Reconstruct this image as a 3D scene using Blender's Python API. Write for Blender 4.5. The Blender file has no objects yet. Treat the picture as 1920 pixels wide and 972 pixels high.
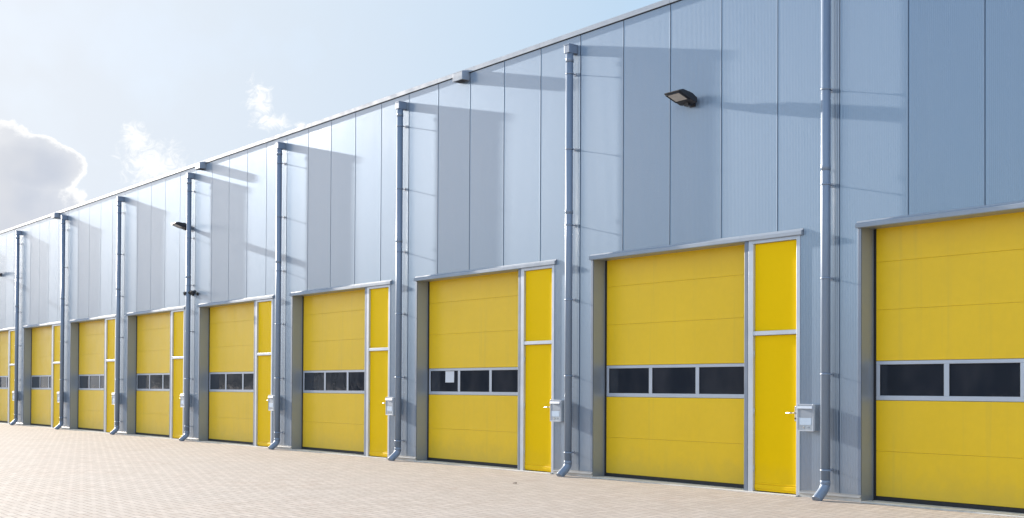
import bpy, bmesh, math, random
from mathutils import Vector, Matrix
R = math.radians
random.seed(7)
scene = bpy.context.scene
COL = scene.collection

# ------------------------------------------------------------------ dimensions (metres)
PANEL = 1.1            # width of one cladding panel
BAY = 5.5              # distance from one dock bay to the next
X0, X1 = -88.0, 17.6   # ends of the warehouse facade (facade plane is y = 0, yard is y < 0)
WALL_TOP = 7.705
OPEN_TOP = 3.735
PIPE_X = -2.335
SUN_AZ, SUN_EL = R(-93.3), R(13.5)
FIRST_BAY, LAST_BAY = -2, 14
BAYS = [-n * BAY for n in range(FIRST_BAY, LAST_BAY + 1)]      # local origin of every bay
DOOR_BAYS = [b for b in BAYS if b - 2.9 > X0 and b + 2.7 < X1]

# ------------------------------------------------------------------ node helpers
class NT:
    def __init__(self, tree):
        self.t = tree; self.n = tree.nodes; self.l = tree.links
        self.n.clear()
    def node(self, kind, **kw):
        nd = self.n.new(kind)
        for k, v in kw.items(): setattr(nd, k, v)
        return nd
    def put(self, sock, v):
        if isinstance(v, bpy.types.NodeSocket): self.l.new(v, sock)
        else: sock.default_value = v
    def m(self, op, a, b=None, c=None, clamp=False):
        nd = self.node('ShaderNodeMath', operation=op, use_clamp=clamp)
        self.put(nd.inputs[0], a)
        if b is not None: self.put(nd.inputs[1], b)
        if c is not None: self.put(nd.inputs[2], c)
        return nd.outputs[0]
    def ramp(self, v, a, b, lo=0.0, hi=1.0, smooth=True):
        nd = self.node('ShaderNodeMapRange', interpolation_type='SMOOTHSTEP' if smooth else 'LINEAR')
        self.put(nd.inputs[0], v); self.put(nd.inputs[1], a); self.put(nd.inputs[2], b)
        self.put(nd.inputs[3], lo); self.put(nd.inputs[4], hi)
        return nd.outputs[0]
    def mix(self, f, a, b):
        nd = self.node('ShaderNodeMix', data_type='RGBA')
        self.put(nd.inputs[0], f); self.put(nd.inputs[6], a); self.put(nd.inputs[7], b)
        return nd.outputs[2]
    def noise(self, vec, scale, detail=3, rough=0.5, dim='3D', dist=0.0):
        nd = self.node('ShaderNodeTexNoise', noise_dimensions=dim)
        self.put(nd.inputs['Vector'], vec); nd.inputs['Scale'].default_value = scale
        nd.inputs['Detail'].default_value = detail; nd.inputs['Roughness'].default_value = rough
        nd.inputs['Distortion'].default_value = dist
        return nd.outputs[0]
    def scaled(self, vec, s):
        nd = self.node('ShaderNodeMapping'); self.put(nd.inputs[0], vec); nd.inputs[3].default_value = s
        return nd.outputs[0]

def c4(c): return (c[0], c[1], c[2], 1.0)

def base_mat(name):
    m = bpy.data.materials.new(name); m.use_nodes = True
    t = NT(m.node_tree)
    out = t.node('ShaderNodeOutputMaterial'); p = t.node('ShaderNodeBsdfPrincipled')
    t.l.new(p.outputs[0], out.inputs[0])
    geo = t.node('ShaderNodeNewGeometry')
    return m, t, p, geo.outputs['Position']

def paint(name, col, rough=0.4, metal=0.0, var=0.08, scale=1.3, coat=0.0, bump=0.0, dirt=0.0, dirtcol=(.25, .22, .18), spec=0.5, streak=0.0):
    """painted / coated surface with slight tone and gloss variation"""
    m, t, p, pos = base_mat(name)
    n = t.noise(pos, scale, 4, 0.55)
    fine = t.noise(pos, scale * 14, 3, 0.6)
    f = t.m('ADD', t.m('MULTIPLY', n, 0.7), t.m('MULTIPLY', fine, 0.3))
    lo = c4([c * (1 - var) for c in col]); hi = c4([min(1, c * (1 + var)) for c in col])
    cc = t.mix(t.ramp(f, 0.3, 0.7), lo, hi)
    if streak > 0:   # rain streaks running down
        st = t.noise(t.scaled(pos, (9, 9, 0.35)), 1.0, 4, 0.6)
        cc = t.mix(t.ramp(st, 0.52, 0.8, 0, streak), cc, c4(dirtcol))
    if dirt > 0:     # splash dirt near the foot
        sep = t.node('ShaderNodeSeparateXYZ'); t.l.new(pos, sep.inputs[0])
        z = t.m('ADD', sep.outputs[2], t.m('MULTIPLY', t.noise(pos, 5, 4, .6), -0.5))
        cc = t.mix(t.ramp(z, 0.35, -0.25, 0, dirt), cc, c4(dirtcol))
    t.l.new(cc, p.inputs['Base Color'])
    t.l.new(t.ramp(t.noise(pos, scale * 3, 3), 0.3, 0.7, rough * 0.88, rough * 1.12), p.inputs['Roughness'])
    p.inputs['Metallic'].default_value = metal
    p.inputs['Specular IOR Level'].default_value = spec
    p.inputs['Coat Weight'].default_value = coat
    p.inputs['Coat Roughness'].default_value = 0.15
    if bump > 0:
        b = t.node('ShaderNodeBump'); b.inputs['Strength'].default_value = 1.0; b.inputs['Distance'].default_value = bump
        t.l.new(t.noise(pos, 2.2, 2, 0.4), b.inputs['Height']); t.l.new(b.outputs[0], p.inputs['Normal'])
    return m

def cladding_mat():
    """silver coated steel sandwich panels: every panel a touch different in tone and flatness"""
    m, t, p, pos = base_mat('silver_cladding')
    sep = t.node('ShaderNodeSeparateXYZ'); t.l.new(pos, sep.inputs[0])
    idx = t.m('FLOOR', t.m('DIVIDE', sep.outputs[0], PANEL))
    wn = t.node('ShaderNodeTexWhiteNoise', noise_dimensions='1D'); t.l.new(idx, wn.inputs['W'])
    n = t.noise(t.scaled(pos, (1, 1, .35)), 1.1, 4, 0.6)
    st = t.noise(t.scaled(pos, (7, 7, .3)), 1.0, 4, 0.6)
    f = t.m('ADD', t.m('MULTIPLY', wn.outputs['Value'], 0.45), t.m('MULTIPLY', n, 0.55))
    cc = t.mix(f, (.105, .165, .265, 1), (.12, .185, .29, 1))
    cc = t.mix(t.ramp(st, .55, .85, 0, .16), cc, (.36, .36, .35, 1))
    z = t.m('ADD', sep.outputs[2], t.m('MULTIPLY', t.noise(pos, 5, 4, .6), -0.5))
    cc = t.mix(t.ramp(z, 0.35, -0.25, 0, .5), cc, (.33, .30, .26, 1))
    r = t.m('ADD', t.m('MULTIPLY', wn.outputs['Value'], 0.03), t.m('MULTIPLY', n, 0.06))
    b = t.node('ShaderNodeBump'); b.inputs['Distance'].default_value = 0.0006; b.inputs['Strength'].default_value = 1.0
    off = t.node('ShaderNodeCombineXYZ'); t.l.new(t.m('MULTIPLY', wn.outputs['Value'], 37.0), off.inputs[1])
    va = t.node('ShaderNodeVectorMath', operation='ADD'); t.l.new(pos, va.inputs[0]); t.l.new(off.outputs[0], va.inputs[1])
    t.l.new(t.noise(t.scaled(va.outputs[0], (1.1, 1, .45)), 1.0, 2, 0.45), b.inputs['Height'])
    # silver flake lacquer: diffuse + metallic flake under a clear coat
    dif = t.node('ShaderNodeBsdfDiffuse'); t.l.new(cc, dif.inputs[0])
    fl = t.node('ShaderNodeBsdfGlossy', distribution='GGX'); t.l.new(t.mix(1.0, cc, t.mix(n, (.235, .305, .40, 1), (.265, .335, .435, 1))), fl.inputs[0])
    t.l.new(t.m('ADD', r, .48), fl.inputs['Roughness']); t.l.new(b.outputs[0], fl.inputs['Normal'])
    ms = t.node('ShaderNodeMixShader'); ms.inputs[0].default_value = .68; t.l.new(dif.outputs[0], ms.inputs[1]); t.l.new(fl.outputs[0], ms.inputs[2])
    ct = t.node('ShaderNodeBsdfGlossy', distribution='BECKMANN'); ct.inputs[0].default_value = (1, 1, 1, 1)
    t.l.new(t.m('ADD', r, .19), ct.inputs['Roughness']); t.l.new(b.outputs[0], ct.inputs['Normal'])
    fr = t.node('ShaderNodeFresnel'); fr.inputs[0].default_value = 2.3
    m2 = t.node('ShaderNodeMixShader'); t.l.new(fr.outputs[0], m2.inputs[0]); t.l.new(ms.outputs[0], m2.inputs[1]); t.l.new(ct.outputs[0], m2.inputs[2])
    out = [q for q in t.n if q.type == 'OUTPUT_MATERIAL'][0]; t.l.new(m2.outputs[0], out.inputs[0]); t.n.remove(p)
    return m

def paver_mat(W):
    """clinker pavers in herringbone bond, parallel to the facade"""
    m, t, p, pos = base_mat('clay_pavers')
    sc = t.scaled(pos, (1 / W, 1 / W, 1))
    wob = t.node('ShaderNodeTexNoise'); t.l.new(sc, wob.inputs['Vector']); wob.inputs['Scale'].default_value = .8; wob.inputs['Detail'].default_value = 2
    wv = t.node('ShaderNodeVectorMath', operation='MULTIPLY_ADD'); t.l.new(wob.outputs['Color'], wv.inputs[0])
    wv.inputs[1].default_value = (.12, .12, 0); t.l.new(sc, wv.inputs[2])
    sep = t.node('ShaderNodeSeparateXYZ'); t.l.new(wv.outputs[0], sep.inputs[0])
    x, y = sep.outputs[0], sep.outputs[1]
    i = t.m('FLOOR', x); j = t.m('FLOOR', y)
    u = t.m('SUBTRACT', x, i); v = t.m('SUBTRACT', y, j)
    q = t.m('FLOORED_MODULO', t.m('ADD', t.m('SUBTRACT', i, j), 0.5), 4.0)
    def eq(k): return t.m('COMPARE', q, k + 0.5, 0.25)
    e0, e1, e2, e3 = eq(0), eq(1), eq(2), eq(3)
    dl = t.m('ADD', u, e1); dr = t.m('ADD', t.m('SUBTRACT', 1.0, u), e0)
    db = t.m('ADD', v, e2); dt = t.m('ADD', t.m('SUBTRACT', 1.0, v), e3)
    d = t.m('MINIMUM', t.m('MINIMUM', dl, dr), t.m('MINIMUM', db, dt))
    cid = t.node('ShaderNodeCombineXYZ'); t.l.new(t.m('SUBTRACT', i, e1), cid.inputs[0]); t.l.new(t.m('SUBTRACT', j, e2), cid.inputs[1])
    wn = t.node('ShaderNodeTexWhiteNoise', noise_dimensions='2D'); t.l.new(cid.outputs[0], wn.inputs['Vector'])
    big = t.noise(pos, .35, 4, .6); mid = t.noise(pos, 2.6, 4, .6); fine = t.noise(pos, 60, 3, .7)
    f = t.m('ADD', t.m('MULTIPLY', wn.outputs['Value'], .55), t.m('MULTIPLY', fine, .45))
    cc = t.mix(f, (.415, .350, .298, 1), (.575, .505, .445, 1))
    hue = t.node('ShaderNodeSeparateColor'); t.l.new(wn.outputs['Color'], hue.inputs[0])
    cc = t.mix(t.ramp(hue.outputs[1], .8, 1.0, 0, .35), cc, (.46, .36, .30, 1))
    cc = t.mix(t.ramp(big, .35, .7, 0, .30), cc, (.50, .46, .42, 1))
    cc = t.mix(t.ramp(mid, .55, .8, 0, .22), cc, (.33, .29, .25, 1))
    joint = t.ramp(d, 0.045, 0.10)
    jc = t.mix(mid, (.23, .19, .165, 1), (.36, .31, .27, 1))
    cc = t.mix(joint, jc, cc)
    t.l.new(cc, p.inputs['Base Color'])
    p.inputs['Roughness'].default_value = .9; p.inputs['Specular IOR Level'].default_value = .12
    h = t.m('ADD', t.m('MULTIPLY', t.ramp(d, 0.03, 0.14), .006), t.m('MULTIPLY', fine, .0009))
    h = t.m('ADD', h, t.m('MULTIPLY', wn.outputs['Value'], .0016))
    h = t.m('ADD', h, t.m('MULTIPLY', mid, .004))
    b = t.node('ShaderNodeBump'); b.inputs['Distance'].default_value = 1.0; b.inputs['Strength'].default_value = .6
    t.l.new(h, b.inputs['Height']); t.l.new(b.outputs[0], p.inputs['Normal'])
    return m

def pane_mat():
    m, t, p, pos = base_mat('dark_acrylic_pane')
    n = t.noise(t.scaled(pos, (1.8, 1.8, 1.0)), 1.0, 2, .5)
    t.l.new(t.mix(t.ramp(n, .35, .7), (.018, .023, .034, 1), (.040, .043, .054, 1)), p.inputs['Base Color'])
    p.inputs['Roughness'].default_value = .04; p.inputs['IOR'].default_value = 1.5
    b = t.node('ShaderNodeBump'); b.inputs['Distance'].default_value = .002; b.inputs['Strength'].default_value = 1
    t.l.new(t.noise(pos, 4.5, 3, .5), b.inputs['Height']); t.l.new(b.outputs[0], p.inputs['Normal'])
    return m

M = {
    'clad': cladding_mat(),
    'trim': paint('silver_trim', (.30, .35, .42), .6, .1, .05, streak=.12, dirtcol=(.3, .3, .3)),
    'reveal': paint('silver_reveal', (.33, .37, .43), .42, .4, .02, dirt=.2),
    'pipe': paint('zinc_downpipe', (.225, .285, .38), .44, .15, .04, 1.0, streak=.1, dirtcol=(.33, .34, .36)),
    'frame': paint('light_aluminium', (.56, .60, .67), .32, .35, .04, streak=.1, dirtcol=(.4, .4, .4)),
    'yellow': paint('yellow_door_paint', (.92, .59, .010), .34, 0, .035, .9, bump=.0008, dirt=.25, dirtcol=(.38, .30, .10), streak=.12, spec=.5),
    'yellow_leaf': paint('yellow_leaf_paint', (.95, .60, .0), .42, 0, .02, .9, bump=.0015, dirt=.15, dirtcol=(.4, .3, .08), spec=.08),
    'rubber': paint('black_rubber', (.018, .018, .022), .6, 0, .2, 6),
    'pane': pane_mat(),
    'black': paint('black_enamel', (.022, .023, .028), .4, 0, .15, 6),
    'lens': paint('frosted_lamp_glass', (.55, .53, .50), .2, 0, .1, 10),
    'steel': paint('brushed_steel', (.62, .61, .59), .28, .9, .05, 20),
    'box': paint('letterbox_paint', (.56, .60, .64), .32, .45, .05, 6, dirt=.0),
    'label': paint('name_card', (.52, .62, .74), .5, 0, .03, 9),
    'paper': paint('white_paper', (.75, .77, .82), .8, 0, .03, 9),
    'concrete': paint('threshold_concrete', (.60, .58, .54), .85, 0, .12, 5),
    'plinth': paint('plinth_flashing', (.50, .52, .54), .4, .4, .06, 4, dirt=.4),
    'post': paint('painted_post', (.19, .23, .30), .4, .3, .04, streak=.1, dirtcol=(.25, .25, .25)),
    'roof': paint('roof_membrane', (.3, .3, .31), .8, 0, .1, 1),
    'inner': paint('inner_lining', (.3, .3, .3), .8, 0, .1, 1),
    'leaf': paint('dry_leaf_brown', (.07, .045, .025), .8, 0, .2, 30),
    'far_wall': paint('far_brick', (.12, .10, .09), .7, 0, .2, .4),
    'far_roof': paint('far_roofing', (.08, .08, .085), .7, 0, .2, .4),
    'foliage': paint('far_foliage', (.045, .06, .03), .8, 0, .4, .6),
    'bark': paint('bark', (.09, .07, .05), .9, 0, .2, 2),
    'pavers': paver_mat(.124),
}

# ------------------------------------------------------------------ mesh helpers
class MB:
    def __init__(self): self.bm = bmesh.new()
    def face(self, pts):
        return self.bm.faces.new([self.bm.verts.new(p) for p in pts])
    def box(self, x0, x1, y0, y1, z0, z1, bev=0.0):
        r = bmesh.ops.create_cube(self.bm, size=1)
        for v in r['verts']:
            v.co = Vector(((x0 + x1) / 2 + v.co.x * (x1 - x0), (y0 + y1) / 2 + v.co.y * (y1 - y0), (z0 + z1) / 2 + v.co.z * (z1 - z0)))
        if bev > 0:
            es = list({e for v in r['verts'] for e in v.link_edges})
            bmesh.ops.bevel(self.bm, geom=es, offset=bev, segments=2, affect='EDGES', profile=.5)
        return self
    def prism_x(self, prof, x0, x1):
        """closed (y, z) outline extruded along x"""
        a = [self.bm.verts.new((x0, y, z)) for y, z in prof]; b = [self.bm.verts.new((x1, y, z)) for y, z in prof]
        n = len(prof)
        for i in range(n): self.bm.faces.new((a[i], a[(i + 1) % n], b[(i + 1) % n], b[i]))
        self.bm.faces.new(a[::-1]); self.bm.faces.new(b)
        return self
    def prism(self, poly, d):
        """polygon of 3-D points extruded by vector d"""
        d = Vector(d); a = [self.bm.verts.new(p) for p in poly]; b = [self.bm.verts.new(Vector(p) + d) for p in poly]
        n = len(poly)
        for i in range(n): self.bm.faces.new((a[i], a[(i + 1) % n], b[(i + 1) % n], b[i]))
        self.bm.faces.new(a[::-1]); self.bm.faces.new(b)
        return self
    def tube(self, pts, rad, seg=20, caps=True):
        pts = [Vector(p) for p in pts]; rads = rad if isinstance(rad, (list, tuple)) else [rad] * len(pts)
        rings = []
        for i, p in enumerate(pts):
            if i == 0: t = pts[1] - p
            elif i == len(pts) - 1: t = p - pts[i - 1]
            else: t = ((p - pts[i - 1]).normalized() + (pts[i + 1] - p).normalized())
            t.normalize()
            a = t.cross(Vector((1, 0, 0)) if abs(t.x) < .9 else Vector((0, 1, 0))).normalized(); b = t.cross(a)
            k = 1.0
            if 0 < i < len(pts) - 1:
                cs = (p - pts[i - 1]).normalized().dot(t); k = 1 / max(.5, cs)
            rings.append([self.bm.verts.new(p + (a * math.cos(2 * math.pi * s / seg) + b * math.sin(2 * math.pi * s / seg)) * rads[i] ) for s in range(seg)])
        for r0, r1 in zip(rings, rings[1:]):
            for s in range(seg):
                f = self.bm.faces.new((r0[s], r0[(s + 1) % seg], r1[(s + 1) % seg], r1[s])); f.smooth = True
        if caps:
            self.bm.faces.new(rings[0]); self.bm.faces.new(rings[-1][::-1])
        return self
    def xf(self, mat, since=0):
        bmesh.ops.transform(self.bm, matrix=mat, verts=list(self.bm.verts)[since:]); return self
    def build(self, name, mat, parent=None, loc=None):
        bmesh.ops.recalc_face_normals(self.bm, faces=self.bm.faces)
        me = bpy.data.meshes.new(name); self.bm.to_mesh(me); self.bm.free()
        me.materials.append(mat)
        o = bpy.data.objects.new(name, me); COL.objects.link(o)
        if parent: o.parent = parent
        if loc: o.location = loc
        return o

def tag(o, label=None, cat=None, group=None, kind=None):
    if label: o['label'] = label
    if cat: o['category'] = cat
    if group: o['group'] = group
    if kind: o['kind'] = kind
    return o

def empty(name, loc=(0, 0, 0)):
    o = bpy.data.objects.new(name, None); COL.objects.link(o); o.location = loc; o.empty_display_size = .2
    return o

def copy_tree(o, parent=None):
    kids = [c for c in bpy.data.objects if c.parent == o]
    c = o.copy(); COL.objects.link(c); c.parent = parent
    for k in kids: copy_tree(k, c)
    return c

# ------------------------------------------------------------------ ground
g = MB()
g.face([(-900, -900, 0), (900, -900, 0), (900, 900, 0), (-900, 900, 0)])
ground = g.build('paving', M['pavers']); tag(ground, kind='structure')

# ------------------------------------------------------------------ warehouse
wh = empty('warehouse', ((X0 + X1) / 2 * 0, 0, 0))
tag(wh, 'long silver metal-clad warehouse with a row of yellow loading doors', 'warehouse')

# cladding profile: micro ribs and the tongue-and-groove joint between panels
prof = []
k0, k1 = math.floor(X0 / PANEL), math.ceil(X1 / PANEL)
for k in range(k0, k1):
    xs = k * PANEL
    prof += [(xs - .008, -.0006), (xs - .0065, .012), (xs + .002, .012), (xs + .003, .005), (xs + .011, -.0012), (xs + .018, -.0006)]
    for i in range(1, 40):
        b = xs + i * .0275
        if i == 1: b += .003
        prof += [(b - .0065, .0), (b - .0040, .0003), (b, .0033), (b + .0040, .0003), (b + .0065, .0)]
prof = [q for q in prof if X0 <= q[0] <= X1]
prof = [(X0, 0.0)] + prof + [(X1, 0.0)]
wall = MB()
def clad(xa, xb, za, zb):
    pts = []
    for (p0, q0), (p1, q1) in zip(prof, prof[1:]):
        if p1 <= xa or p0 >= xb: continue
        if not pts:
            s = max(p0, xa); pts.append((s, q0 + (q1 - q0) * (s - p0) / (p1 - p0)))
        e = min(p1, xb); pts.append((e, q0 + (q1 - q0) * (e - p0) / (p1 - p0)))
    lo = [wall.bm.verts.new((x, y, za)) for x, y in pts]; hi = [wall.bm.verts.new((x, y, zb)) for x, y in pts]
    for a in range(len(pts) - 1): wall.bm.faces.new((lo[a], lo[a + 1], hi[a + 1], hi[a]))
clad(X0, X1, OPEN_TOP, WALL_TOP)
edges = [X0]
for b in sorted(DOOR_BAYS): edges += [b - 1.84, b + 2.62]
edges.append(X1)
for a in range(0, len(edges), 2): clad(edges[a], edges[a + 1], .085, OPEN_TOP)
wobj = wall.build('wall', M['clad'], wh)
# every face of the open sheet must look out into the yard
_bm = bmesh.new(); _bm.from_mesh(wobj.data); _bm.normal_update()
bmesh.ops.reverse_faces(_bm, faces=[f for f in _bm.faces if f.normal.y > 1e-4]); _bm.to_mesh(wobj.data); _bm.free()
back = MB()
back.box(X0, X0 + .1, .02, 40, 0, WALL_TOP); back.box(X1 - .1, X1, .02, 40, 0, WALL_TOP); back.box(X0, X1, 40, 40.1, 0, WALL_TOP)
back.build('rear_wall', M['trim'], wh)
lin = MB()          # inner lining that keeps daylight out of the hall, with the door openings left free
for a in range(0, len(edges), 2): lin.box(edges[a] - .0, edges[a + 1] + .0, .30, .33, 0, OPEN_TOP + .1)
lin.box(X0, X1, .30, .33, OPEN_TOP + .1, WALL_TOP - .05)
lin.build('inner_lining', M['inner'], wh)
rf = MB(); rf.box(X0, X1, .05, 40, WALL_TOP - .12, WALL_TOP - .04); rf.build('roof', M['roof'], wh)

# roof trim in lengths with butt joints
rt = MB(); x = X0
while x < X1 - .01:
    e = min(x + 3.3, X1)
    rt.prism_x([(-.026, 7.705), (-.030, 7.700), (-.026, 7.785), (-.018, 7.792), (.30, 7.765), (.30, 7.70), (0.014, 7.70)], x + .0025, e - .0025)
    x = e
rt.build('roof_trim', M['trim'], wh)
sh = MB(); sh.box(X0, X1, -.012, .02, 7.690, 7.699); sh.build('trim_gap', M['rubber'], wh)

# base flashing under a pier
def make_flashing(xa, xb):
    pl = MB()
    pl.prism_x([(-.034, .052), (-.034, .060), (-.004, .080), (-.004, .098), (.02, .098), (.02, .052)], xa, xb)
    f = pl.build('base_flashing', M['plinth'], wh)
    c = MB(); c.box(xa + .001, xb - .001, -.012, .25, -.02, .0515); c.build('footing', M['concrete'], f)
    return f
make_flashing(edges[0], edges[1]); make_flashing(edges[-2], edges[-1])
def make_corner_strip():
    cs = MB(); cs.box(-1.892, -1.838, -.006, .014, .099, OPEN_TOP - .001, .002)
    return cs.build('corner_strip', M['post'], wh)

# --- one loading door at the origin
def make_roller_door():
    d = MB()
    xa, xb = -1.80, 1.560
    def section(z0, z1):
        # outline in (y, z) with a fine groove at every joint
        d.prism_x([(.2828, z0 + .001), (.281, z0 + .004), (.281, z1 - .004), (.2828, z1 - .001), (.32, z1 - .0012), (.32, z0 + .0012)], xa, xb)
    for z0, z1 in ((.075, .69), (.69, 1.383), (1.924, 2.62), (2.62, 3.275), (3.275, 3.90)):
        section(z0, z1)
    door = d.build('roller_door', M['yellow'], wh)
    f = MB()
    f.box(xa, xb, .278, .315, 1.387, 1.449, .003); f.box(xa, xb, .278, .315, 1.872, 1.920, .003)
    px = [-1.742 + i * 1.061 for i in range(3)]
    cuts = [xa] + [v for q in px for v in (q, q + .984)] + [xb]
    for i in range(0, len(cuts), 2): f.box(cuts[i], cuts[i + 1], .279, .314, 1.449, 1.872, .003)
    f.build('window_frame', M['frame'], door)
    for q in px:
        p = MB(); p.box(q - .006, q + .990, .294, .300, 1.443, 1.878); p.build('window_pane', M['pane'], door)
        gk = MB()
        gk.box(q, q + .984, .284, .293, 1.449, 1.4555); gk.box(q, q + .984, .284, .293, 1.8655, 1.872)
        gk.box(q, q + .0065, .284, .293, 1.4555, 1.8655); gk.box(q + .9775, q + .984, .284, .293, 1.4555, 1.8655)
        gk.build('pane_gasket', M['rubber'], door)
    for bx in ((-1.838, xa + .001, .272, .32, .016, OPEN_TOP - .002), (xa + .001, xb, .276, .318, .016, .072), (xb, 1.577, .272, .32, .016, OPEN_TOP - .002)):
        s = MB(); s.box(*bx); s.build('rubber_seal', M['rubber'], door)
    r = MB()
    r.face([(-1.838, .004, .02), (-1.838, .272, .02), (-1.838, .272, OPEN_TOP - .001), (-1.838, .004, OPEN_TOP - .001)])
    r.box(-1.865, -1.8385, .0145, .30, .02, OPEN_TOP - .001)
    r.build('side_reveal', M['reveal'], door)
    r = MB(); r.box(-1.838, 1.577, .003, .30, OPEN_TOP, OPEN_TOP + .02); r.build('head_reveal', M['reveal'], door)
    m = MB(); m.box(1.577, 1.647, -.010, .30, .017, OPEN_TOP - .002, .003); m.build('mullion_post', M['post'], door)
    t = MB(); t.prism_x([(-.070, -.02), (-.070, .010), (-.064, .016), (.32, .016), (.32, -.02)], -1.80, 2.60); t.build('threshold', M['concrete'], door)
    return door

def make_lintel():
    l = MB()
    l.prism_x([(-.046, OPEN_TOP - .004), (-.050, OPEN_TOP + .004), (-.050, OPEN_TOP + .052), (-.044, OPEN_TOP + .060), (-.012, OPEN_TOP + .072), (-.008, OPEN_TOP + .092), (-.0015, OPEN_TOP + .092), (-.0015, OPEN_TOP + .001), (.002, OPEN_TOP - .003)], -1.905, 2.675)
    return l.build('door_lintel', M['trim'], wh)

def make_personnel_door():
    lf = MB(); lf.box(1.752, 2.556, .030, .075, .030, 2.318, .003)
    leaf = lf.build('personnel_door', M['yellow_leaf'], wh)
    kp = MB(); kp.prism_x([(.029, .06), (.020, .064), (.020, .112), (.024, .122), (.029, .124)], 1.756, 2.552)
    kp.prism_x([(.029, .130), (.024, .134), (.024, .150), (.029, .154)], 1.756, 2.552)
    kp.build('kick_rail', M['yellow_leaf'], leaf)
    up = MB(); up.box(1.752, 2.556, .030, .075, 2.388, 3.678, .003); up.build('transom_panel', M['yellow_leaf'], leaf)
    fr = MB()
    fr.box(1.658, 1.750, -.012, .09, .016, OPEN_TOP - .003, .003)
    fr.box(2.558, 2.622, -.012, .09, .016, OPEN_TOP - .003, .003)
    fr.box(1.7505, 2.5575, -.010, .09, 3.682, OPEN_TOP - .003, .003)
    fr.box(1.7505, 2.5575, -.010, .09, 2.322, 2.384, .003)
    fr.build('door_frame', M['frame'], leaf)
    bk = MB(); bk.box(1.652, 2.62, .092, .30, .0, OPEN_TOP - .001); bk.build('door_lining', M['rubber'], leaf)
    h = MB()
    h.box(2.505, 2.540, .020, .0295, 1.07, 1.29, .003)
    h.tube([(2.522, .026, 1.19), (2.522, -.035, 1.19), (2.505, -.045, 1.19), (2.405, -.045, 1.188)], .009, 12)
    h.build('door_handle', M['steel'], leaf)
    cy = MB(); cy.tube([(2.522, .021, 1.11), (2.522, .010, 1.11)], .012, 12); cy.build('lock_cylinder', M['black'], leaf)
    for z in (.35, 1.2, 2.05):
        hg = MB(); hg.tube([(1.752, .012, z - .05), (1.752, .012, z + .05)], .009, 10); hg.build('hinge', M['frame'], leaf)
    return leaf

def make_downpipe():
    px, py, r = PIPE_X, -.132, .066
    p = MB()
    p.tube([(px, py, 7.38), (px, py, .205)], r, 28)
    # kicked-out shoe at the foot, an elbow in short segments
    pts = [(px, py, .215), (px, py - .012, .175), (px, py - .045, .13), (px, py - .175, .022), (px, py - .19, .008)]
    p.tube(pts, [r + .002, r + .002, r + .002, r + .002, r + .002], 28)
    pipe = p.build('downpipe', M['pipe'], wh)
    for z in (4.60, 7.25, .235):
        s = MB(); s.tube([(px, py, z - .035), (px, py, z + .03), (px, py, z + .036)], [r + .0035, r + .0035, r + .001], 28)
        s.build('pipe_socket', M['pipe'], pipe)
    h = MB(); h.box(px - .068, px + .068, py - .072, -.002, 7.372, 7.530, .006)
    h.box(px - .073, px + .073, py - .077, -.002, 7.512, 7.527, .003)
    h.build('outlet_box', M['pipe'], pipe)
    for z in (.41, 1.74, 3.07, 4.375, 5.70, 7.02):
        b = MB()
        b.tube([(px, py, z - .014), (px, py, z + .014)], r + .0055, 28)
        b.box(px + r - .01, px + r + .022, py - .006, py + .006, z - .012, z + .012)
        b.tube([(px, py + r, z), (px, -.002, z)], .0075, 10)
        b.box(px - .02, px + .02, -.007, -.001, z - .028, z + .028)
        b.build('pipe_bracket', M['pipe'], pipe)
    return pipe

protos = [make_roller_door(), make_lintel(), make_personnel_door(), make_corner_strip()]
flash0 = make_flashing(-2.88, -1.84)
pipe0 = make_downpipe()
for b in DOOR_BAYS:
    for pr in protos:
        if b == 0: continue
        c = copy_tree(pr, wh); c.location = (b, 0, 0)
    if b != 0 and b != min(DOOR_BAYS): c = copy_tree(flash0, wh); c.location = (b, 0, 0)
    if b != 0: c = copy_tree(pipe0, wh); c.location = (b, 0, 0)

# overflow boxes under the roof trim
def make_overflow(x):
    o = MB()
    o.box(x - .32, x, -.185, -.002, 7.545, 7.700, .005)
    o.prism_x([(-.031, 7.701), (-.185, 7.701), (-.185, 7.712), (-.031, 7.745)], x - .32, x)
    return o.build('overflow_box', M['trim'], wh)
OVER = [(x, make_overflow(x)) for x in (-11.01, -23.50, -36.2, -48.9, 1.7)]
# dark spout opening under each overflow box
for x, par in OVER:
    o = MB(); o.box(x - .285, x - .035, -.160, -.03, 7.538, 7.5445); o.build('spout_opening', M['rubber'], par)

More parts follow.
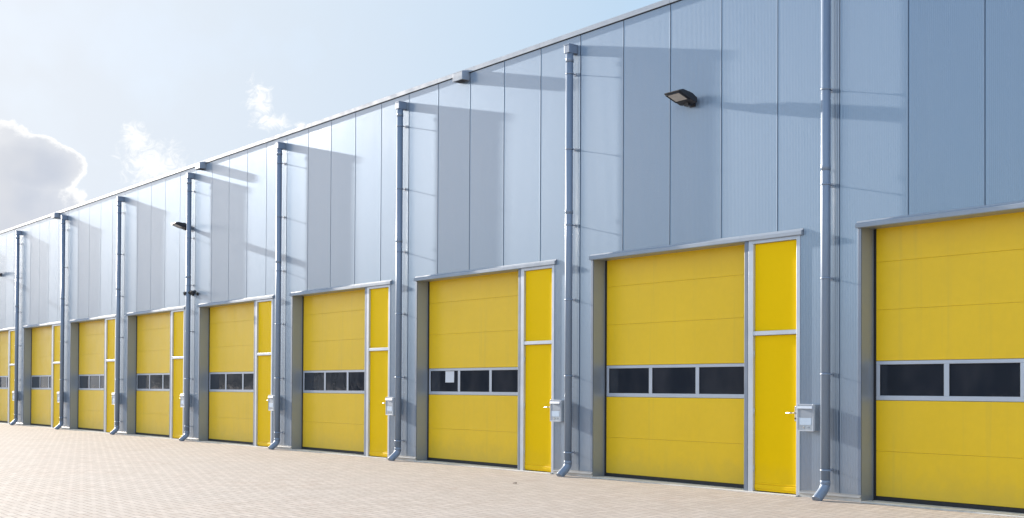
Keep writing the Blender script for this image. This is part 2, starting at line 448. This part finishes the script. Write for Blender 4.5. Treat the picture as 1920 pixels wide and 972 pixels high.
# ------------------------------------------------------------------ letterboxes
def make_letterbox():
    r = empty('letterbox')
    b = MB(); b.box(-.135, .150, -.118, -.002, .945, 1.318, .006)
    b.build('box_body', M['box'], r)
    f = MB()
    f.box(-.148, .142, -.128, -.1185, .940, 1.322, .003)
    f.build('front_plate', M['box'], r)
    h = MB(); h.prism([(-.135, -.1285, 1.300), (-.135, -.150, 1.292), (-.135, -.158, 1.258), (-.135, -.146, 1.256), (-.135, -.1285, 1.262)], (.265, 0, 0)); h.build('slot_flap', M['frame'], r)
    w = MB(); w.box(-.122, .118, -.1325, -.1285, 1.132, 1.248, .002); w.build('viewing_panel', M['reveal'], r)
    l = MB(); l.box(-.112, .100, -.1335, -.1285, 1.028, 1.126, .001); l.build('name_card', M['label'], r)
    k = MB(); k.tube([(-.03, -.1285, .995), (-.03, -.139, .995)], .014, 14); k.build('lock', M['steel'], r)
    e = MB(); e.box(.035, .075, -.133, -.1285, .984, 1.006, .001); e.build('catch', M['reveal'], r)
    rim = MB()
    rim.box(-.148, -.136, -.136, -.1285, .940, 1.322, .002); rim.box(.130, .142, -.136, -.1285, .940, 1.322, .002)
    rim.box(-.1355, .1295, -.136, -.1285, .940, .955, .002); rim.box(-.1355, .1295, -.136, -.1285, 1.309, 1.322, .002)
    rim.build('front_rim', M['frame'], r)
    return r
ordinal = ['nearest', 'second nearest', 'third nearest', 'fourth nearest', 'fifth nearest', 'sixth nearest', 'seventh nearest', 'eighth nearest']
lb0 = make_letterbox()
for i in range(8):
    o = lb0 if i == 0 else copy_tree(lb0)
    o.location = (-5.5 * (i + 1) + 2.822, 0, 0)
    tag(o, ['grey letterbox right of the largest yellow personnel door, nearest the camera',
            'grey letterbox between the second complete yellow door from the right and its downpipe',
            'grey letterbox by the third complete yellow door, counted from the right',
            'grey letterbox by the fourth complete yellow door, counted from the right',
            'small grey letterbox fifth from the right, below the pair of black cameras',
            'small pale letterbox sixth from the right, against the sixth downpipe from the right',
            'tiny pale letterbox second from the left end of the facade',
            'tiny pale letterbox by the leftmost yellow door, cut by the picture edge'][i],
        'letterbox', 'letterboxes beside the personnel doors')

# ------------------------------------------------------------------ floodlights
def make_floodlight():
    r = empty('floodlight')
    pl_ = MB(); pl_.box(-.06, .06, -.018, -.001, -.075, .075, .004)
    pl_.build('wall_plate', M['black'], r)
    a = MB()
    a.prism([(-.045, -.016, -.03), (-.045, -.016, .028), (-.045, -.12, .040), (-.045, -.17, .020), (-.045, -.15, -.075), (-.045, -.08, -.075)], (.09, 0, 0))
    a.build('bracket', M['black'], r)
    # head: shallow tapered housing tilted up at the outer end
    h = MB()
    outl = [(-.04, -.03), (-.02, .045), (.10, .075), (.30, .060), (.385, .015), (.385, -.004), (.02, -.045)]
    tilt = R(13)
    def P(x, s, zz): return (x, -.10 - (s * math.cos(tilt) - zz * math.sin(tilt)), .0 + s * math.sin(tilt) + zz * math.cos(tilt))
    h.prism([P(-.165, s, z) for s, z in outl], (.33, 0, 0))
    bmesh.ops.bevel(h.bm, geom=list(h.bm.edges), offset=.006, segments=1, affect='EDGES')
    for i in range(5):
        xx = -.11 + i * .055
        h.prism([P(xx, s, z) for s, z in ((.0, .05), (.02, .085), (.13, .098), (.17, .068), (.1, .06))], (.008, 0, 0))
    h.build('lamp_housing', M['black'], r)
    # the lens sits in the underside near the outer end
    l = MB()
    def U(x, s, off): 
        k = (s - .02) / .365; zz = -.045 + k * .041
        return P(x, s, zz - off)
    l.prism([U(-.125, .145, .003), U(.125, .145, .003), U(.125, .345, .003), U(-.125, .345, .003)], Vector(U(0, .2, .009)) - Vector(U(0, .2, .003)))
    l.build('lamp_glass', M['lens'], r)
    rm = MB()
    for xa, xb, sa, sb in ((-.150, .150, .120, .140), (-.150, .150, .350, .370), (-.150, -.130, .1405, .3495), (.130, .150, .1405, .3495)):
        rm.prism([U(xa, sa, .002), U(xb, sa, .002), U(xb, sb, .002), U(xa, sb, .002)], Vector(U(0, .2, .016)) - Vector(U(0, .2, .002)))
    rm.build('lamp_rim', M['black'], r)
    return r
fl = make_floodlight(); fl.location = (-5.00, 0, 6.02)
tag(fl, 'large black floodlight high on the wall at right, its pale lens visible', 'floodlight', 'floodlights on the facade')
for x, lab in ((-24.62, 'small black floodlight beside the downpipe left of centre, above the cameras'),
               (-43.6, 'tiny dark floodlight at the left edge of the picture')):
    o = copy_tree(fl); o.location = (x, 0, 6.02); o['label'] = lab

# ------------------------------------------------------------------ cameras
def make_camera(tilt_dir):
    r = empty('security_camera')
    b = MB(); b.tube([(0, -.002, 0), (0, -.03, 0), (0, -.034, 0)], [.045, .045, .03], 16); b.build('mount', M['black'], r)
    a = MB(); a.tube([(0, -.03, 0), (0, -.10, .0), (0, -.125, .03)], .014, 12); a.build('arm', M['black'], r)
    h = MB()
    d = Vector((tilt_dir, -.75, -.25)).normalized(); c = Vector((0, -.125, .045))
    h.tube([c - d * .10, c - d * .09, c + d * .10, c + d * .115], [.035, .045, .048, .042], 18)
    h.build('camera_body', M['black'], r)
    v = MB(); v.tube([c + d * .100 + Vector((0, 0, .006)), c + d * .150 + Vector((0, 0, .006))], .054, 18, caps=False)
    v.build('sun_hood', M['black'], r)
    g_ = MB(); g_.tube([c + d * .116, c + d * .120], .034, 16); g_.build('camera_lens', M['pane'], r)
    return r
ca = make_camera(-.9); ca.location = (-24.30, 0, 4.11)
tag(ca, 'black security camera just left of the downpipe, pointing left', 'security camera', 'security cameras on the facade')
cb = make_camera(.7); cb.location = (-23.98, 0, 4.11)
tag(cb, 'black security camera just right of the downpipe, pointing right', 'security camera', 'security cameras on the facade')

# ------------------------------------------------------------------ paper notice and leaf
pn = MB()
for i in range(6):
    z0, z1 = 1.634 + i * .039, 1.634 + (i + 1) * .039
    y0, y1 = .2925 - .004 * (1 - i / 6) ** 2, .2925 - .004 * (1 - (i + 1) / 6) ** 2
    pn.prism([(-12.215, y0, z0), (-11.905, y0, z0), (-11.905, y1, z1), (-12.215, y1, z1)], (0, -.0006, 0))
tag(pn.build('paper_notice', M['paper']), 'blank white sheet of paper stuck inside the door window', 'paper')
lf = MB()
lf.prism([(-6.99, -2.00, .008), (-6.95, -2.01, .022), (-6.91, -1.985, .010), (-6.93, -1.955, .026), (-6.975, -1.96, .012)], (0, 0, .002))
tag(lf.build('dry_leaf', M['leaf']), 'dark dry leaf lying on the paving in front of the doors', 'leaf')

# ------------------------------------------------------------------ far side of the yard (seen only as reflections)
fb = empty('office_building', (-120, -95, 0)); tag(fb, 'dark low building on the far side of the yard', 'building')
b = MB(); b.box(-60, 60, -12, 0, 0, 7.5); b.build('wall', M['far_wall'], fb)
b = MB(); b.box(-60.4, 60.4, -12.4, .4, 7.5, 7.9); b.build('roof', M['far_roof'], fb)
for i in range(16):
    b = MB(); b.box(-56 + i * 7.2, -52 + i * 7.2, -.05, .06, 1.2, 3.2); b.build('window', M['pane'], fb)
rnd = random.Random(3)
fo = MB()
for i in range(110):
    x = -230 + i * 3.4 + rnd.uniform(-1, 1); y = -78 + rnd.uniform(-6, 6); hh = rnd.uniform(4.5, 8.0)
    for k in range(70):
        a = rnd.uniform(0, 6.283); rr = rnd.uniform(0, 1) ** .5 * 2.4; z = rnd.uniform(.2, 1) * hh
        sz = rnd.uniform(.5, 1.1); w = math.sin(min(1, z / hh) * 3.0 + .15)
        c = Vector((x + rr * w * math.cos(a), y + rr * w * math.sin(a), z))
        u = Vector((rnd.uniform(-1, 1), rnd.uniform(-1, 1), rnd.uniform(-1, 1))).normalized(); v = u.orthogonal().normalized()
        fo.face([c - u * sz * .5, c + v * sz * .4, c + u * sz * .5, c - v * sz * .4])
tag(fo.build('hedgerow', M['foliage']), 'dark green hedgerow and trees along the far edge of the yard', 'hedge', kind='stuff')

# ------------------------------------------------------------------ sky
world = bpy.data.worlds.new('World'); scene.world = world; world.use_nodes = True
t = NT(world.node_tree)
SKY = 0.15
out = t.node('ShaderNodeOutputWorld'); bg = t.node('ShaderNodeBackground'); t.l.new(bg.outputs[0], out.inputs[0])
bg.inputs[1].default_value = SKY
sky = t.node('ShaderNodeTexSky', sky_type='NISHITA'); sky.sun_disc = False
sky.sun_elevation = SUN_EL; sky.sun_rotation = SUN_AZ
sky.air_density = 1.0; sky.dust_density = 0.35; sky.ozone_density = 4.0; sky.altitude = 0
tc = t.node('ShaderNodeTexCoord'); d = tc.outputs['Generated']
sp = t.node('ShaderNodeSeparateXYZ'); t.l.new(d, sp.inputs[0])
az = t.m('MULTIPLY', t.m('ARCTAN2', sp.outputs[0], sp.outputs[1]), 57.29578)
el = t.m('MULTIPLY', t.m('ARCSINE', sp.outputs[2]), 57.29578)
n1 = t.noise(t.scaled(d, (1, 1, 1)), 24, 9, .66, dist=.35); n2 = t.noise(d, 9, 4, .55); n3 = t.noise(t.scaled(d, (1, 1, 1.6)), 60, 6, .7)
def blob(a0, e0, ra, re):
    p = t.m('POWER', t.m('DIVIDE', t.m('SUBTRACT', az, a0), ra), 2.0); q = t.m('POWER', t.m('DIVIDE', t.m('SUBTRACT', el, e0), re), 2.0)
    return t.m('SUBTRACT', 1.0, t.m('SQRT', t.m('ADD', p, q)))
def mx(*a):
    r = a[0]
    for b in a[1:]: r = t.m('MAXIMUM', r, b)
    return r
U = 1 / (SKY * 2 ** 1.85)
col = sky.outputs[0]
EXPO = 1.85
WH = .95; 
# thin veil of high haze brightening the whole sky a little
sdir = t.node('ShaderNodeVectorMath', operation='DOT_PRODUCT'); t.l.new(d, sdir.inputs[0])
sdir.inputs[1].default_value = (math.sin(SUN_AZ) * math.cos(SUN_EL), math.cos(SUN_AZ) * math.cos(SUN_EL), math.sin(SUN_EL))
near = sdir.outputs['Value']
veil = t.mix(t.ramp(near, .6, .97, smooth=False), c4([U * v for v in (.40, .63, .87)]), c4([U * v for v in (.86, .90, .96)]))
vf = t.m('ADD', t.ramp(near, -.4, .72, 0, 1.0, smooth=False), t.m('MULTIPLY', t.m('SUBTRACT', n2, .5), .12), clamp=True)
col = t.mix(vf, col, veil)
# broken bright cloud added behind the camera, out of view, to light the doors
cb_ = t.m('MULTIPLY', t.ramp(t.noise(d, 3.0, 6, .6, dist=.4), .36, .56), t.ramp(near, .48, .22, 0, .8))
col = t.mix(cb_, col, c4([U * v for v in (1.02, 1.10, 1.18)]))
# unseen bright cloud bank added beyond the sun to lift the wall's reflections
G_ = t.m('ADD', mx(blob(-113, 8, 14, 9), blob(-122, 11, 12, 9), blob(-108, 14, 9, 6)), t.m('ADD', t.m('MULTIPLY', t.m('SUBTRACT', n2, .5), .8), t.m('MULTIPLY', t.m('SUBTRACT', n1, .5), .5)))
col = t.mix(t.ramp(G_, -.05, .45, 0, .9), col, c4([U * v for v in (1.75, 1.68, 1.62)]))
# bright aureole round the sun (outside the picture, to its left)
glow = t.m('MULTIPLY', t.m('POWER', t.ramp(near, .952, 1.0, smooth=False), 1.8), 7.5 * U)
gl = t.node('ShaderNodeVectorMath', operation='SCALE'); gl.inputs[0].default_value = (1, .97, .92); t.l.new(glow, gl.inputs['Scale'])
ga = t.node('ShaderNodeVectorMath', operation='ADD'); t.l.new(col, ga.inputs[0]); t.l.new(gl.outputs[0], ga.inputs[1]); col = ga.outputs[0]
# the big back-lit cumulus
F = t.m('ADD', mx(blob(-76.2, 7.6, 4.7, 3.9), blob(-74.0, 9.4, 2.5, 1.5), blob(-80.5, 6.5, 4.5, 5.0), blob(-86, 5, 5, 3.5)),
        t.m('ADD', t.m('MULTIPLY', t.m('SUBTRACT', n1, .5), .55), t.m('MULTIPLY', t.m('SUBTRACT', n3, .5), .16)))
mask = t.ramp(F, -.02, .05); inner = t.m('MULTIPLY', t.ramp(t.m('ADD', F, t.m('MULTIPLY', t.m('SUBTRACT', n3, .5), .12)), .01, .17), t.ramp(F, .0, .6, .7, 1.0))
CLOUD_W = c4([U * v for v in (1.12, 1.12, 1.11)]); CLOUD_G = c4([U * v for v in (.60, .65, .75)]); CLOUD_G2 = c4([U * v for v in (.74, .76, .81)])
cg = t.mix(t.ramp(n2, .35, .65), CLOUD_G, CLOUD_G2)
col = t.mix(mask, col, t.mix(inner, CLOUD_W, cg))
# small bright wisps
n4 = t.noise(t.scaled(d, (1, 1, 1.2)), 75, 9, .72, dist=1.2)
W_ = t.m('ADD', mx(blob(-69.5, 10.9, .55, .8), blob(-68.7, 9.9, 1.3, .9), blob(-67.6, 9.4, 1.3, .5), blob(-64.0, 12.9, .55, .85), blob(-63.5, 12.0, .8, .4), blob(-62.1, 11.9, .35, .15)),
         t.m('ADD', t.m('MULTIPLY', t.m('SUBTRACT', n4, .5), 4.2), t.m('MULTIPLY', t.m('SUBTRACT', n1, .5), 1.0)))
col = t.mix(t.ramp(W_, -.35, 1.1, 0, .92), col, CLOUD_W)
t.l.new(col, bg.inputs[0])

# ------------------------------------------------------------------ sun
sd = bpy.data.lights.new('sun', 'SUN'); sd.energy = 3.05; sd.angle = R(.53); sd.color = (1, .90, .78)
so = bpy.data.objects.new('sun', sd); COL.objects.link(so)
sv = Vector((math.sin(SUN_AZ) * math.cos(SUN_EL), math.cos(SUN_AZ) * math.cos(SUN_EL), math.sin(SUN_EL)))
so.rotation_euler = sv.to_track_quat('Z', 'Y').to_euler(); so.location = (-60, -30, 30)

# ------------------------------------------------------------------ camera (solved from the joints, eaves and wall foot of the photograph)
cd = bpy.data.cameras.new('camera'); co = bpy.data.objects.new('camera', cd); COL.objects.link(co); scene.camera = co
Fv = Vector((-0.79163583, 0.61083672, 0.013828)); Rv = Vector((0.61094251, 0.79165896, 0.00503448)); Uv = Vector((0.00787181, -0.01243359, 0.99989171))
mt = Matrix((Rv, Uv, -Fv)).transposed().to_4x4(); mt.translation = Vector((8.46246736, -13.94589765, 1.52456623))
co.matrix_world = mt
cd.sensor_width = 36; cd.lens = 2300 / 1920 * 36; cd.shift_y = 210.357 / 1920; cd.clip_end = 3000; cd.clip_start = .05

# ------------------------------------------------------------------ render settings
scene.render.engine = 'CYCLES'
scene.view_settings.view_transform = 'Standard'; scene.view_settings.look = 'None'
scene.view_settings.exposure = EXPO; scene.view_settings.gamma = 1; scene.view_settings.use_curve_mapping = False
scene.cycles.max_bounces = 8; scene.cycles.caustics_reflective = False; scene.cycles.caustics_refractive = False
